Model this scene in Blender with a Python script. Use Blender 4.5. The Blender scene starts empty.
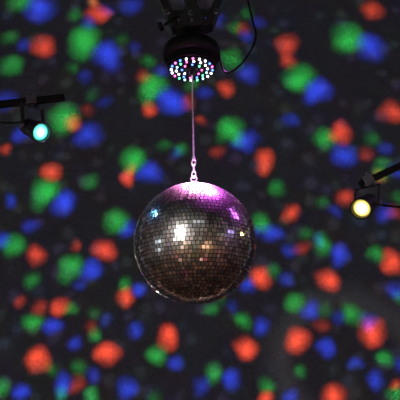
import bpy, bmesh, math, random
from mathutils import Vector, Matrix, Euler
random.seed(7)
sc = bpy.context.scene
sc.view_settings.view_transform = 'Standard'
try: sc.view_settings.look = 'None'
except Exception: pass
COL = sc.collection

# ------------------------------------------------------------ camera
F = 549.5
cam_loc = Vector((0, 0, 1.6))
cd = bpy.data.cameras.new("camera"); cam = bpy.data.objects.new("camera", cd); COL.objects.link(cam)
cd.sensor_width = 36; cd.lens = F/400*36
Rc = Matrix.Rotation(math.radians(90+17.5), 3, 'X') @ Matrix.Rotation(math.radians(-1.2), 3, 'Z')
cam.matrix_world = Matrix.Translation(cam_loc) @ Rc.to_4x4()
sc.camera = cam
def P(px, py, y):
    d = Rc @ Vector(((px-200)/F, (200-py)/F, -1))
    return cam_loc + d*(y/d.y)

# ------------------------------------------------------------ materials
def pmat(name, col, rough=.5, metal=0., emis=None, estr=0., bump=0., bscale=60., var=0.15, spec=.5):
    m = bpy.data.materials.new(name); m.use_nodes = True
    nt = m.node_tree; b = nt.nodes['Principled BSDF']
    b.inputs['Roughness'].default_value = rough; b.inputs['Metallic'].default_value = metal
    b.inputs['Specular IOR Level'].default_value = spec
    tc = nt.nodes.new('ShaderNodeTexCoord'); n = nt.nodes.new('ShaderNodeTexNoise')
    n.inputs['Scale'].default_value = bscale; nt.links.new(tc.outputs['Object'], n.inputs['Vector'])
    mr = nt.nodes.new('ShaderNodeMix'); mr.data_type = 'RGBA'
    mr.inputs['A'].default_value = (*[c*(1-var) for c in col], 1); mr.inputs['B'].default_value = (*[min(1, c*(1+var)) for c in col], 1)
    rpf = nt.nodes.new('ShaderNodeMapRange'); nt.links.new(n.outputs['Fac'], rpf.inputs['Value'])
    rpf.inputs['From Min'].default_value = .35; rpf.inputs['From Max'].default_value = .65
    nt.links.new(rpf.outputs['Result'], mr.inputs['Factor']); nt.links.new(mr.outputs['Result'], b.inputs['Base Color'])
    if bump:
        bp = nt.nodes.new('ShaderNodeBump'); bp.inputs['Strength'].default_value = bump; bp.inputs['Distance'].default_value = .01
        nt.links.new(n.outputs['Fac'], bp.inputs['Height']); nt.links.new(bp.outputs['Normal'], b.inputs['Normal'])
    if emis:
        b.inputs['Emission Color'].default_value = (*emis, 1); b.inputs['Emission Strength'].default_value = estr
    return m
M_black = pmat("black_painted_metal", (.006, .006, .007), .45, .0, bump=.1, spec=.25)
M_can = pmat("black_lamp_enamel", (.022, .022, .024), .35, .0)
M_blackp = pmat("black_plastic", (.008, .008, .010), .4, spec=.2)
M_steel = pmat("steel", (.8, .84, .86), .4, .3)
M_dsteel = pmat("dark_steel", (.25, .25, .27), .35, 1.)
M_rubber = pmat("cable_rubber", (.004, .004, .004), .6, spec=.2)
M_wall = pmat("wall_fabric", (.078, .079, .082), .95, bump=.3, bscale=40, var=.12, spec=.05)
M_side = pmat("side_paint", (.48, .43, .39), .9, bscale=2.2, var=.97, spec=.1)
M_floor = pmat("floor_wood", (.48, .26, .15), .6, bscale=2.5, var=.97)
M_ceil = pmat("ceiling_paint", (.04, .04, .045), .9, bscale=3, spec=.1)
M_grout = pmat("ball_core", (.005, .005, .005), .7, spec=.1)

def tile_mat():
    m = bpy.data.materials.new("mirror_tiles"); m.use_nodes = True
    nt = m.node_tree; b = nt.nodes['Principled BSDF']
    b.inputs['Metallic'].default_value = 1; b.inputs['Roughness'].default_value = .13
    a = nt.nodes.new('ShaderNodeAttribute'); a.attribute_name = 'tint'
    r = nt.nodes.new('ShaderNodeValToRGB')
    r.color_ramp.elements[0].color = (.24, .205, .18, 1); r.color_ramp.elements[1].color = (.98, .92, .86, 1)
    nt.links.new(a.outputs['Fac'], r.inputs['Fac']); nt.links.new(r.outputs['Color'], b.inputs['Base Color'])
    g = nt.nodes.new('ShaderNodeBsdfAnisotropic'); g.inputs['Roughness'].default_value = .34
    g.inputs['Color'].default_value = (.8, .76, .72, 1)
    mx = nt.nodes.new('ShaderNodeMixShader'); mx.inputs[0].default_value = .14
    out = [n for n in nt.nodes if n.type == 'OUTPUT_MATERIAL'][0]
    nt.links.new(b.outputs[0], mx.inputs[1]); nt.links.new(g.outputs[0], mx.inputs[2]); nt.links.new(mx.outputs[0], out.inputs[0])
    return m
M_tile = tile_mat()

# ------------------------------------------------------------ helpers
def link_mesh(name, bm, mat, origin, parent=None, smooth=False, bevel=0):
    origin = Vector(origin)
    bmesh.ops.recalc_face_normals(bm, faces=bm.faces)
    me = bpy.data.meshes.new(name)
    for v in bm.verts: v.co -= origin
    if smooth:
        for f in bm.faces: f.smooth = True
    bm.to_mesh(me); bm.free()
    o = bpy.data.objects.new(name, me); o.location = origin; COL.objects.link(o)
    me.materials.append(mat)
    if smooth:
        try: me.set_sharp_from_angle(angle=math.radians(35))
        except Exception: pass
    if bevel:
        md = o.modifiers.new('bevel', 'BEVEL'); md.width = bevel; md.segments = 2; md.limit_method = 'ANGLE'
    if parent:
        o.parent = parent; o.matrix_parent_inverse = Matrix.Translation(parent.location).inverted()
    return o
def root(name, loc, label, cat, group=None):
    e = bpy.data.objects.new(name, None); e.location = loc; e.empty_display_size = .05; COL.objects.link(e)
    e["label"] = label; e["category"] = cat
    if group: e["group"] = group
    return e
def frame(axis, up=Vector((0, 0, 1))):
    z = Vector(axis).normalized()
    if abs(z.dot(up)) > .98: up = Vector((0, 1, 0))
    x = up.cross(z).normalized(); y = z.cross(x)
    return Matrix((x, y, z)).transposed()
def lathe(bm, prof, origin, axis, seg=48, cap=True):
    M = frame(axis); O = Vector(origin); rings = []
    for r, h in prof:
        rings.append([bm.verts.new(O + M @ Vector((r*math.cos(2*math.pi*i/seg), r*math.sin(2*math.pi*i/seg), h))) for i in range(seg)])
    for a, b in zip(rings, rings[1:]):
        for i in range(seg):
            j = (i+1) % seg; bm.faces.new((a[i], a[j], b[j], b[i]))
    if cap:
        bm.faces.new(rings[0][::-1]); bm.faces.new(rings[-1])
def cyl(bm, a, b, r, seg=20):
    a = Vector(a); b = Vector(b); lathe(bm, [(r, 0), (r, (b-a).length)], a, b-a, seg)
def strip(bm, a, b, w, t, wdir):
    a = Vector(a); b = Vector(b); d = (b-a).normalized(); w_ = Vector(wdir); w_ = (w_-d*w_.dot(d)).normalized(); n = d.cross(w_)
    vs = [bm.verts.new(p + w_*sx*w/2 + n*sy*t/2) for p in (a, b) for sx, sy in ((-1, -1), (1, -1), (1, 1), (-1, 1))]
    for f in ((0, 1, 2, 3), (7, 6, 5, 4), (0, 4, 5, 1), (1, 5, 6, 2), (2, 6, 7, 3), (3, 7, 4, 0)): bm.faces.new([vs[i] for i in f])
def torus(bm, c, axis, R, r, seg=32, s2=10, sx=1., sy=1., up=Vector((0, 0, 1))):
    M = frame(axis, up); c = Vector(c); g = []
    for i in range(seg):
        a = 2*math.pi*i/seg; row = []
        for j in range(s2):
            b = 2*math.pi*j/s2
            row.append(bm.verts.new(c + M @ Vector(((R*sx+r*math.cos(b))*math.cos(a), (R*sy+r*math.cos(b))*math.sin(a), r*math.sin(b)))))
        g.append(row)
    for i in range(seg):
        for j in range(s2):
            bm.faces.new((g[i][j], g[(i+1) % seg][j], g[(i+1) % seg][(j+1) % s2], g[i][(j+1) % s2]))
def tube(name, pts, r, mat, parent=None):
    pts = [Vector(p) for p in pts]; Q = []
    ext = [pts[0]*2-pts[1]] + pts + [pts[-1]*2-pts[-2]]
    for i in range(1, len(ext)-2):
        for k in range(10):
            t = k/10; p0, p1, p2, p3 = ext[i-1:i+3]
            Q.append(.5*((2*p1)+(p2-p0)*t+(2*p0-5*p1+4*p2-p3)*t*t+(3*p1-p0-3*p2+p3)*t**3))
    Q.append(pts[-1]); bm = bmesh.new(); rings = []
    for i, q in enumerate(Q):
        d = (Q[min(i+1, len(Q)-1)]-Q[max(i-1, 0)]); M = frame(d, Vector((0, 1, 0)))
        rings.append([bm.verts.new(q+M @ Vector((r*math.cos(2*math.pi*k/10), r*math.sin(2*math.pi*k/10), 0))) for k in range(10)])
    for a, b in zip(rings, rings[1:]):
        for k in range(10): bm.faces.new((a[k], a[(k+1) % 10], b[(k+1) % 10], b[k]))
    bm.faces.new(rings[0][::-1]); bm.faces.new(rings[-1])
    return link_mesh(name, bm, mat, pts[0], parent, smooth=True)

# ------------------------------------------------------------ room
WY = 4.5; X0, X1, Y0, Z1 = -4, 4, -3.5, 6.0
def plane(name, vs, mat):
    bm = bmesh.new(); bm.faces.new([bm.verts.new(v) for v in vs])
    c = sum((Vector(v) for v in vs), Vector())/4
    o = link_mesh(name, bm, mat, c); o["kind"] = "structure"; return o
plane("wall_back", [(X0, WY, 0), (X1, WY, 0), (X1, WY, Z1), (X0, WY, Z1)], M_wall)
plane("wall_left", [(X0, Y0, 0), (X0, WY, 0), (X0, WY, Z1), (X0, Y0, Z1)], M_side)
plane("wall_right", [(X1, Y0, 0), (X1, WY, 0), (X1, WY, Z1), (X1, Y0, Z1)], M_side)
plane("wall_front", [(X0, Y0, 0), (X1, Y0, 0), (X1, Y0, Z1), (X0, Y0, Z1)], M_side)
plane("floor", [(X0, Y0, 0), (X1, Y0, 0), (X1, WY, 0), (X0, WY, 0)], M_floor)
plane("ceiling", [(X0, Y0, Z1), (X1, Y0, Z1), (X1, WY, Z1), (X0, WY, Z1)], M_ceil)

# ------------------------------------------------------------ mirror ball
BY = 1.8
bc = P(195, 243, BY); R = .2035
ball = root("mirror_ball", bc, "round mirror ball covered in small square silver tiles", "disco ball")
bm = bmesh.new(); bmesh.ops.create_uvsphere(bm, u_segments=96, v_segments=48, radius=R*.985)
bmesh.ops.translate(bm, verts=bm.verts, vec=bc); link_mesh("ball_core", bm, M_grout, bc, ball, smooth=True)
bm = bmesh.new(); lay = bm.faces.layers.float.new('tint'); rows = 50; s = math.pi*R/rows
for i in range(rows):
    th0 = math.pi*i/rows; th = th0+math.pi/rows/2
    n = max(4, int(2*math.pi*R*math.sin(th)/s)); off = random.random()
    for k in range(n):
        ph = 2*math.pi*(k+off)/n
        nrm = Vector((math.sin(th)*math.cos(ph), math.sin(th)*math.sin(ph), math.cos(th)))
        e = Vector((-math.sin(ph), math.cos(ph), 0)); u = nrm.cross(e)
        jit = .02
        rot = Matrix.Rotation(random.gauss(0, jit), 3, u) @ Matrix.Rotation(random.gauss(0, jit), 3, e) @ Matrix.Rotation(random.gauss(0, .03), 3, nrm)
        e2 = rot @ e; u2 = rot @ u; hw = s*.5*.84*min(1, 2*math.pi*R*math.sin(th)/n/s); hh = s*.5*.84
        c = bc+nrm*R
        top = [bm.verts.new(c+e2*a*hw+u2*b*hh) for a, b in ((-1, -1), (1, -1), (1, 1), (-1, 1))]
        bot = [bm.verts.new(v.co-nrm*.004) for v in top]
        t = random.random()
        fs = [bm.faces.new(top)] + [bm.faces.new((top[q], top[(q+1) % 4], bot[(q+1) % 4], bot[q])) for q in range(4)]
        for f in fs: f[lay] = t
link_mesh("mirror_tiles", bm, M_tile, bc, ball)
bt = bc+Vector((0, 0, R))
bm = bmesh.new(); lathe(bm, [(.03, -.006), (.03, .004), (.012, .007), (.011, .014), (.006, .016)], bt, (0, 0, 1), 32)
link_mesh("top_cap", bm, M_steel, bt, ball, smooth=True)
bm = bmesh.new(); torus(bm, bt+Vector((0, 0, .024)), (0, 1, 0), .010, .0025)
link_mesh("hanging_ring", bm, M_steel, bt+Vector((0, 0, .024)), ball, smooth=True)

# ------------------------------------------------------------ motor with LEDs
def Z(py):
    lo, hi = 1., 5.
    for _ in range(50):
        m = (lo+hi)/2; v = Rc.transposed() @ (Vector((bc.x, bc.y, m))-cam_loc)
        y = 200-F*v.y/(-v.z)
        if y > py: lo = m
        else: hi = m
    return lo
zl = Z(68)
A = lambda z, dx=0, dy=0: Vector((bc.x+dx, bc.y+dy, z))
motor = root("ball_motor", A(zl), "round black mirror ball motor with ring of coloured lights underneath", "motor")
bm = bmesh.new(); lathe(bm, [(.085, .0), (.09, .002), (.09, .018), (.086, .022), (.086, .028), (.100, .034), (.106, .042), (.107, .06), (.104, .078), (.095, .088), (.075, .094), (.045, .096)], A(zl), (0, 0, 1), 64)
link_mesh("motor_housing", bm, M_black, A(zl+.05), motor, smooth=True)
bm = bmesh.new(); lathe(bm, [(.085, -.001), (.085, -.006), (.022, -.008), (.019, -.016), (.012, -.018), (.008, -.03)], A(zl), (0, 0, 1), 64)
link_mesh("light_plate", bm, M_blackp, A(zl-.004), motor, smooth=True)
cols = {'white': (.9, .95, 1), 'pink': (1, .12, .5), 'blue': (.08, .2, 1), 'green': (.1, 1, .35), 'cyan': (.3, .8, 1)}
LM = {k: pmat("bulb_"+k, v, .3, emis=v, estr=7 if k == 'white' else 4.5) for k, v in cols.items()}
seq = ['white', 'pink', 'blue', 'white', 'green', 'white', 'blue', 'cyan', 'white', 'pink']
idx = 0
for rr, n in ((.077, 20), (.058, 14), (.037, 8)):
    for k in range(n):
        a = 2*math.pi*k/n+.1+rr*20; c = A(zl-.008, rr*math.cos(a), rr*math.sin(a)); key = seq[(idx*7+idx//10) % 10]; idx += 1
        bm = bmesh.new(); lathe(bm, [(.0040, .004), (.0040, -.001), (.003, -.003), (.001, -.004)], c, (0, 0, 1), 12)
        link_mesh("light_bulb", bm, LM[key], c, motor, smooth=True)

# ------------------------------------------------------------ hanging rod and chain
zr0 = Z(160)
rod = root("hanging_rod", A(zl-.02), "thin steel rod with chain links holding the mirror ball", "hanging hardware")
bm = bmesh.new(); cyl(bm, A(zr0), A(zl-.03), .0030, 12); link_mesh("rod", bm, M_steel, A((zr0+zl)/2), rod, smooth=True)
bm = bmesh.new(); lathe(bm, [(.003, 0), (.0058, .002), (.0058, .012), (.003, .014)], A(zr0-.002), (0, 0, 1), 8); link_mesh("rod_nut", bm, M_steel, A(zr0), rod, smooth=True)
zt = bt.z+.030; nl = 3; L = (zr0-zt)/nl
for k in range(nl):
    c = A(zt+L*(k+.5)); bm = bmesh.new()
    torus(bm, c, (1, .2, 0) if k % 2 else (.2, 1, 0), .5, .0024, sx=.013, sy=(L*.5+.002)*2)
    link_mesh("chain_link", bm, M_steel, c, rod, smooth=True)

# ------------------------------------------------------------ clamp + pipe
zt = zl+.095; zp = Z(-22)
bm = bmesh.new(); cyl(bm, (X0, BY, zp), (X1, BY, zp), .025, 28)
pp = link_mesh("lighting_pipe", bm, M_black, (bc.x, BY, zp), smooth=True); pp["label"] = "black steel pipe carrying the clamp and motor"; pp["category"] = "pipe"
clamp = root("pipe_clamp", A(zt), "black bolted metal clamp holding the motor from a pipe", "clamp")
bm = bmesh.new(); lathe(bm, [(.05, 0), (.05, .01), (.03, .018), (.026, .05), (.034, .055), (.034, .066)], A(zt), (0, 0, 1), 32)
link_mesh("mounting_neck", bm, M_black, A(zt+.03), clamp, smooth=True)
zb = zt+.07
bm = bmesh.new()
strip(bm, A(zb, -.06), A(zb+.01, .07), .06, .016, (0, 1, 0))
strip(bm, A(zb, -.058), A(zp+.01, -.15), .06, .03, (0, 1, 0))
strip(bm, A(zb+.01, .068), A(zp, .15), .06, .03, (0, 1, 0))
strip(bm, A(zb, -.03, -.03), A(zp+.0, .05, -.036), .038, .014, (1, 0, 1))
strip(bm, A(zb, .04, -.034), A(zp+.0, -.06, -.040), .038, .014, (1, 0, 1))
strip(bm, A(zb+.055, -.085, -.02), A(zb+.06, .09, -.02), .03, .012, (0, 0, 1))
link_mesh("clamp_bracket", bm, M_can, A(zb), clamp, bevel=.002)
bm = bmesh.new(); torus(bm, Vector((bc.x+.0, BY, zp)), (1, 0, 0), .036, .010); torus(bm, Vector((bc.x+.045, BY, zp)), (1, 0, 0), .036, .010)
link_mesh("pipe_hook", bm, M_black, (bc.x, BY, zp), clamp, smooth=True)
for dx, dz in ((-.09, .05), (.095, .05), (.0, .045)):
    c = A(zb+dz, dx, -.03); bm = bmesh.new(); lathe(bm, [(.012, 0), (.012, .012), (.006, .013), (.006, .024)], c, (0, -1, 0), 6)
    link_mesh("bolt", bm, M_dsteel, c, clamp)
bm = bmesh.new(); cyl(bm, A(zb+.01, -.1, -.02), A(zb+.03, -.05, -.05), .006, 12); lathe(bm, [(.008, 0), (.017, .004), (.017, .016), (.008, .02)], A(zb+.008, -.105, -.018), (-1, 0, -.4), 8)
link_mesh("wing_knob", bm, M_black, A(zb+.01, -.1, -.02), clamp, smooth=True)

cb = tube("power_cable", [A(zl+.06, .1, 0), P(225, 72, 1.8), P(238, 67, 1.79), P(250, 52, 1.78), P(256, 36, 1.78), P(252, 18, 1.79), P(247, -5, 1.8), P(246, -22, 1.8)], .0036, M_rubber)
cb["label"] = "thin black power cable looping from the motor"; cb["category"] = "cable"

# ------------------------------------------------------------ stage lights
def stage_light(lens_c, axis, bar_a, bar_b, clamp_t, lens_col, label, side_end):
    axis = Vector(axis).normalized()
    bm = bmesh.new(); a = Vector(bar_a); b = Vector(bar_b); d = (b-a).normalized()
    strip(bm, side_end, b, .022, .022, (0, 0, 1))
    bar = link_mesh("mounting_bar", bm, M_black, b, bevel=.002)
    bar["label"] = "slim black metal bar carrying a small spotlight"; bar["category"] = "bar"
    bar["group"] = "bars carrying spotlights"
    g = root("spotlight", lens_c, label, "stage light", "small spotlights")
    bm = bmesh.new()
    lathe(bm, [(.004, -.115), (.016, -.114), (.026, -.104), (.030, -.085), (.0305, -.05), (.031, -.035), (.035, -.018), (.036, -.0), (.036, .012), (.031, .012), (.028, .0), (.027, -.012)], lens_c, axis, 48)
    link_mesh("lamp_can", bm, M_can, lens_c-axis*.04, g, smooth=True)
    m = pmat("lens_glow", lens_col, .2, emis=lens_col, estr=1)
    nt = m.node_tree; bs = nt.nodes['Principled BSDF']
    tc = nt.nodes.new('ShaderNodeTexCoord'); vl = nt.nodes.new('ShaderNodeVectorMath'); vl.operation = 'LENGTH'
    nt.links.new(tc.outputs['Object'], vl.inputs[0]); rp = nt.nodes.new('ShaderNodeMapRange'); rp.interpolation_type = 'SMOOTHSTEP'
    nt.links.new(vl.outputs['Value'], rp.inputs['Value'])
    for nm, v in (('From Min', .006), ('From Max', .027), ('To Min', 12), ('To Max', .55)): rp.inputs[nm].default_value = v
    nt.links.new(rp.outputs['Result'], bs.inputs['Emission Strength'])
    bm = bmesh.new(); lathe(bm, [(.0285, -.003), (.0285, .001), (.023, .004), (.013, .0065), (.002, .0075)], lens_c, axis, 40)
    link_mesh("lens", bm, m, lens_c, g, smooth=True)
    cp = a.lerp(b, clamp_t); s = Vector((0, 0, 1)).cross(axis).normalized(); piv = lens_c-axis*.045
    top = cp-Vector((0, 0, .022))
    bm = bmesh.new()
    for sg in (-1, 1):
        strip(bm, piv+s*sg*.042-Vector((0, 0, .008)), top+s*sg*.042, .016, .004, axis)
    strip(bm, top-s*.0435, top+s*.0435, .016, .004, axis); link_mesh("yoke", bm, M_can, top, g, bevel=.0008)
    for sg in (-1, 1):
        bm = bmesh.new(); lathe(bm, [(.01, 0), (.01, .008), (.006, .01)], piv+s*sg*.043, s*sg, 12); link_mesh("yoke_knob", bm, M_dsteel, piv+s*sg*.043, g, smooth=True)
        bm = bmesh.new(); cyl(bm, piv+s*sg*.027, piv+s*sg*.044, .004, 10); link_mesh("pivot_pin", bm, M_dsteel, piv+s*sg*.035, g)
    bm = bmesh.new(); Zv = Vector((0, 0, 1)); Yv = Vector((0, 1, 0))
    for off, w_, t_, wd in ((Zv*.0145, .034, .005, Yv), (-Zv*.0145, .034, .005, Yv), (Yv*.0145, .034, .005, Zv), (-Yv*.0145, .034, .005, Zv)):
        strip(bm, cp-d*.018+off, cp+d*.018+off, w_, t_, wd)
    cyl(bm, top, cp-Zv*.013, .006, 12); cyl(bm, cp+Zv*.016, cp+Zv*.03, .006, 8)
    link_mesh("bar_clamp", bm, M_dsteel, cp, g)
    ld = bpy.data.lights.new("beam", 'SPOT'); ld.energy = 1; lo = bpy.data.objects.new("beam", ld); COL.objects.link(lo)
    lo.location = lens_c+axis*.02; return lo, ld, g, bar
def aim(o, target):
    o.rotation_euler = (Vector(target)-Vector(o.location)).to_track_quat('-Z', 'Y').to_euler()

ax1 = Vector((.66, -.55, -.5))
lc = P(40, 132, 1.72); ba = P(0, 104.5, 1.78); bb = P(65, 97.5, 1.78); d = (ba-bb).normalized(); side = bb+d*((bb.x-X0)/-d.x)
lo, ld, g1, b1 = stage_light(lc, ax1, ba, bb, .5, (.10, 1, .75), "small black spotlight glowing bright cyan white on a bar", side)
ld.energy = 2.2; ld.color = (.12, .35, 1); ld.spot_size = math.radians(40); ld.shadow_soft_size = .012; aim(lo, bc)
w = tube("power_cable", [lc-ax1.normalized()*.11, P(22, 122, 1.79), P(10, 123, 1.79), P(-6, 121, 1.79), P(-20, 115, 1.79), P(-26, 106, 1.785)], .003, M_rubber, g1)
ax2 = Vector((-.55, -.72, -.45))
rc_ = P(362, 208, 1.72); ba = P(400, 166, 1.78); bb = P(360, 184.5, 1.78); d = (ba-bb).normalized(); side = bb+d*((X1-bb.x)/d.x)
lo2, ld2, g2, b2 = stage_light(rc_, ax2, ba, bb, .82, (1, .8, .18), "small black spotlight glowing warm yellow white on a bar", side)
ld2.energy = .3; ld2.color = (1, .8, .5); ld2.spot_size = math.radians(40); ld2.shadow_soft_size = .012; aim(lo2, bc)
w = tube("power_cable", [rc_-ax2.normalized()*.108, P(378, 204, 1.81), P(390, 206, 1.8), P(405, 206, 1.8), P(420, 195, 1.8), P(430, 175, 1.8), P(432, 153, 1.785)], .004, M_rubber, g2)

# ------------------------------------------------------------ lights
def point(name, loc, e, col, rad):
    l = bpy.data.lights.new(name, 'POINT'); l.energy = e; l.color = col; l.shadow_soft_size = rad
    o = bpy.data.objects.new(name, l); o.location = loc; COL.objects.link(o); return o
def spot(name, loc, e, col, rad, ang, target, blend=.7):
    l = bpy.data.lights.new(name, 'SPOT'); l.energy = e; l.color = col; l.shadow_soft_size = rad; l.spot_size = math.radians(ang); l.spot_blend = blend
    o = bpy.data.objects.new(name, l); o.location = loc; COL.objects.link(o); aim(o, target); return o
a = math.radians(23)
spot("hall_lamp", bc+Vector((-math.sin(a)*2.6, -math.cos(a)*2.6, .32)), 340, (1, .97, .94), .08, 14, bc)
point("added_room_fill", (-1.6, -2.5, 1.0), 20, (1, .76, .58), .5)  # added unseen fills, brightening the room that the tiles reflect
point("added_room_fill", (1.9, -2.5, .5), 24, (1, .62, .40), .5)
point("added_room_fill", (.6, -2.5, 3.8), 8, (.8, .9, 1), .5)
point("added_room_fill", (-3.2, .5, 1.6), 14, (.7, .85, 1), .4)
point("added_room_fill", (3.2, .3, 2.4), 17, (.5, .4, 1), .4)
spot("added_pink_top_light", bt+Vector((.08, .62, 1.4)), 8500, (1, .3, .8), .03, 6.5, bt+Vector((0, -.05, -.02)), 1.)  # added light above frame, standing in for the motor LEDs' glow on the ball
spot("added_pink_top_light", bt+Vector((.5, .30, 1.45)), 900, (.8, .12, 1), .03, 13, bt+Vector((.04, -.05, -.05)), 1.)  # added unseen light, spreads the pink glow to the right
spot("violet_lamp", bc+Vector((1.3, .1, .9)), 18, (.6, .15, 1), .3, 22, bc)

# ------------------------------------------------------------ projected coloured discs
LP = Vector((0, 2.6, 3.2)); D = WY-LP.y
SR = [(100,13,10,.7),(95,2,7,.5),(43,47,12,.7),(150,108,9,.7),(72,121,9,.6),(52,172,10,.8),(128,176,9,.9),(105,250,12,.9),(36,256,10,.8),(40,305,8,.3),
 (60,306,9,.8),(125,297,10,1),(39,360,12,1.1),(107,354,11,1.2),(168,337,11,1.2),(245,348,12,1.3),(299,340,12,1.2),(373,332,13,1.2),(328,280,12,1.2),(261,278,11,1.2),
 (291,211,10,.8),(265,159,10,.8),(340,134,11,.7),(372,10,10,.5),(287,46,11,.6),(288,60,9,.5),(226,88,10,.6),(392,112,12,.7),(392,262,11,1),(347,198,10,.6),(334,394,11,1.2),
 (266,398,8,1),(160,285,7,.5),(200,120,7,.3),(395,385,6,.5),(5,150,7,.4),(75,245,7,.3),(20,300,6,.3),(262,168,8,.5),(342,126,8,.5),(130,168,7,.4)]
SG = [(86,38,15,1),(82,50,12,.5),(64,115,15,.9),(60,127,11,.4),(153,85,14,1),(148,96,11,.5),(133,160,13,1),(45,190,13,.9),(40,200,10,.4),(116,220,13,.8),(72,265,11,.8),(14,246,12,.7),(33,322,11,.8),(157,355,10,.8),
 (92,396,9,.7),(213,375,10,.7),(230,127,14,1),(236,138,11,.5),(232,60,12,.5),(300,78,15,.9),(295,84,10,.4),(350,38,16,.9),(344,45,11,.4),(325,138,13,.8),(262,222,11,.7),(322,243,11,.8),(293,303,10,.7),
 (352,314,11,.7),(243,320,9,.6),(20,2,12,.6),(12,65,11,.5),(278,187,10,.4),(395,395,9,.6),(380,175,10,.5),(0,388,9,.6),(62,392,8,.5),(95,335,8,.5),(385,360,8,.4),
 (265,385,8,.5),(300,372,8,.4),(125,285,8,.5),(90,180,9,.35),(180,150,9,.4),(30,280,9,.4),(375,255,9,.5),(210,310,8,.4),(70,310,7,.4)]
SB = [(40,9,15,1),(106,54,14,1),(112,66,11,.5),(88,134,14,.8),(173,102,14,1),(167,94,11,.5),(150,172,13,.9),(64,203,13,1),(20,135,10,.5),(128,228,10,.7),(90,270,11,.9),(52,326,10,.8),(2,240,9,.7),
 (62,385,10,.7),(127,388,10,.8),(20,392,9,.9),(232,380,10,.8),(176,362,9,.6),(247,140,13,.8),(318,90,13,1),(311,98,10,.5),(248,72,12,.6),(370,47,14,.9),(345,155,13,.8),(273,232,11,.8),
 (340,255,11,.9),(310,310,10,.8),(247,286,9,.7),(369,322,9,.6),(262,326,9,.7),(10,200,8,.5),(140,290,8,.8),(325,350,9,.7),(375,380,9,.7),(290,250,9,.4),(200,385,9,.4),
 (395,290,9,.5),(385,215,9,.5),(290,120,9,.35),(30,225,9,.4),(75,345,8,.6),(135,330,8,.6),(215,20,10,.3),(130,5,11,.4),(5,100,11,.4),(355,365,8,.5),(290,395,8,.6)]
rnd = random.Random(21)
for _ in range(30):
    x, y, k = rnd.uniform(0, 400), rnd.uniform(0, 400), rnd.uniform(.12, .3)
    SG.append((x, y, 8, k)); SB.append((x+13, y+8, 8, k*1.3))
    if _ % 2: SR.append((x-4, y+15, 8, k))
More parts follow.
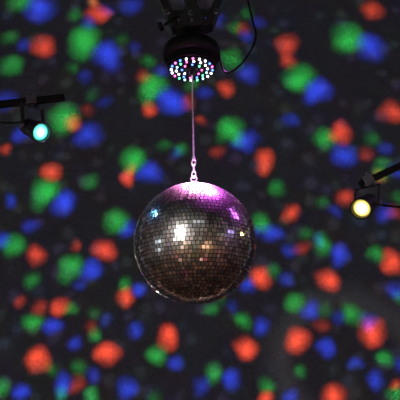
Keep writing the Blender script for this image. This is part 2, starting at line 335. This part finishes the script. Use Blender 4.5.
def pattern_light(name, col, items, gain, loc=LP, front=False, sz=1.):
    pl = bpy.data.lights.new(name, 'POINT'); pl.energy = 100; pl.shadow_soft_size = 0
    po = bpy.data.objects.new(name, pl); po.location = loc; COL.objects.link(po)
    pl.use_nodes = True; nt = pl.node_tree; N = nt.nodes; Lk = nt.links; em = N['Emission']
    def math_(op, a, b=None):
        n = N.new('ShaderNodeMath'); n.operation = op
        for i, v in enumerate((a, b)):
            if v is None: continue
            if isinstance(v, (int, float)): n.inputs[i].default_value = v
            else: Lk.new(v, n.inputs[i])
        return n.outputs[0]
    def vm(op, a, b=None, c=None):
        n = N.new('ShaderNodeVectorMath'); n.operation = op
        for i, v in enumerate((a, b, c)):
            if v is None: continue
            if isinstance(v, (tuple, Vector)): n.inputs[i].default_value = v
            else: Lk.new(v, n.inputs[i])
        return n
    tc = N.new('ShaderNodeTexCoord'); sp = N.new('ShaderNodeSeparateXYZ'); Lk.new(tc.outputs['Normal'], sp.inputs[0])
    if front:
        vo = N.new('ShaderNodeTexVoronoi'); vo.inputs['Scale'].default_value = 9; Lk.new(tc.outputs['Normal'], vo.inputs['Vector'])
        mr = N.new('ShaderNodeMapRange'); mr.interpolation_type = 'SMOOTHSTEP'; Lk.new(vo.outputs['Distance'], mr.inputs['Value'])
        for nm, q in (('From Min', .2), ('From Max', .45), ('To Min', 1.), ('To Max', 0)): mr.inputs[nm].default_value = q
        Lk.new(vm('MULTIPLY', vo.outputs['Color'], (.7, .8, .95)).outputs[0], em.inputs['Color'])
        Lk.new(math_('MULTIPLY', math_('MULTIPLY', mr.outputs['Result'], math_('LESS_THAN', sp.outputs['Y'], .15)), gain), em.inputs['Strength'])
        return
    yy = math_('MAXIMUM', sp.outputs['Y'], .05)
    u = math_('MULTIPLY', math_('DIVIDE', sp.outputs['X'], yy), D); v = math_('MULTIPLY', math_('DIVIDE', sp.outputs['Z'], yy), D)
    cx = N.new('ShaderNodeCombineXYZ'); Lk.new(u, cx.inputs[0]); Lk.new(v, cx.inputs[1])
    nz = N.new('ShaderNodeTexNoise'); nz.inputs['Scale'].default_value = 4.5; nz.inputs['Detail'].default_value = 1.; Lk.new(cx.outputs[0], nz.inputs['Vector'])
    wob = vm('MULTIPLY_ADD', vm('SUBTRACT', nz.outputs['Color'], (.5, .5, .5)).outputs[0], (.12, .12, 0), cx.outputs[0]).outputs[0]
    if items:
        acc = None
        for (px, py, r, k) in items:
            w = P(px, py, WY); rr = r/F*(w-cam_loc).length*sz
            q = vm('DISTANCE', wob, (w.x-LP.x, w.z-LP.z, 0)).outputs['Value']
            m = N.new('ShaderNodeMapRange'); m.interpolation_type = 'SMOOTHSTEP'; Lk.new(q, m.inputs['Value'])
            for nm, x in (('From Min', -rr*.5), ('From Max', rr*1.65), ('To Min', k*1.15), ('To Max', 0)): m.inputs[nm].default_value = x
            acc = m.outputs['Result'] if acc is None else math_('ADD', acc, m.outputs['Result'])
        em.inputs['Color'].default_value = (*col, 1)
    else:
        vo = N.new('ShaderNodeTexVoronoi'); vo.feature = 'SMOOTH_F1'; vo.inputs['Scale'].default_value = 6; vo.inputs['Smoothness'].default_value = .25; Lk.new(wob, vo.inputs['Vector'])
        mr = N.new('ShaderNodeMapRange'); mr.interpolation_type = 'SMOOTHSTEP'; Lk.new(vo.outputs['Distance'], mr.inputs['Value'])
        for nm, q in (('From Min', .12), ('From Max', .45), ('To Min', 1.), ('To Max', .35)): mr.inputs[nm].default_value = q
        Lk.new(vm('MULTIPLY_ADD', vo.outputs['Color'], (.3, .35, .6), (.5, .55, .75)).outputs[0], em.inputs['Color']); acc = mr.outputs['Result']
    fo = math_('POWER', math_('DIVIDE', 1, yy), 3); gate = math_('GREATER_THAN', sp.outputs['Y'], .3)
    Lk.new(math_('MULTIPLY', math_('MULTIPLY', math_('MULTIPLY', fo, gate), acc), gain), em.inputs['Strength'])
G0 = 16.5
pattern_light("added_red_disc_light", (1., .08, .03), SR, G0*1.15, sz=.83)  # added unseen lights behind the ball, standing in for its reflected discs
pattern_light("added_green_disc_light", (.02, .5, .06), SG, G0, sz=.8)
pattern_light("added_blue_disc_light", (.03, .075, 1.), SB, G0*.85, sz=.8)
pattern_light("added_violet_patch_light", None, None, G0*.025)  # added unseen light for dim patches between the discs
pattern_light("added_hall_patch_light", None, None, 11, Vector((.3, -.6, 2.6)), True)  # added unseen light, throws colour patches for the tiles to reflect

# ------------------------------------------------------------ world
wd = bpy.data.worlds.new("world"); sc.world = wd; wd.use_nodes = True
wd.node_tree.nodes['Background'].inputs[0].default_value = (.01, .01, .012, 1); wd.node_tree.nodes['Background'].inputs[1].default_value = 1
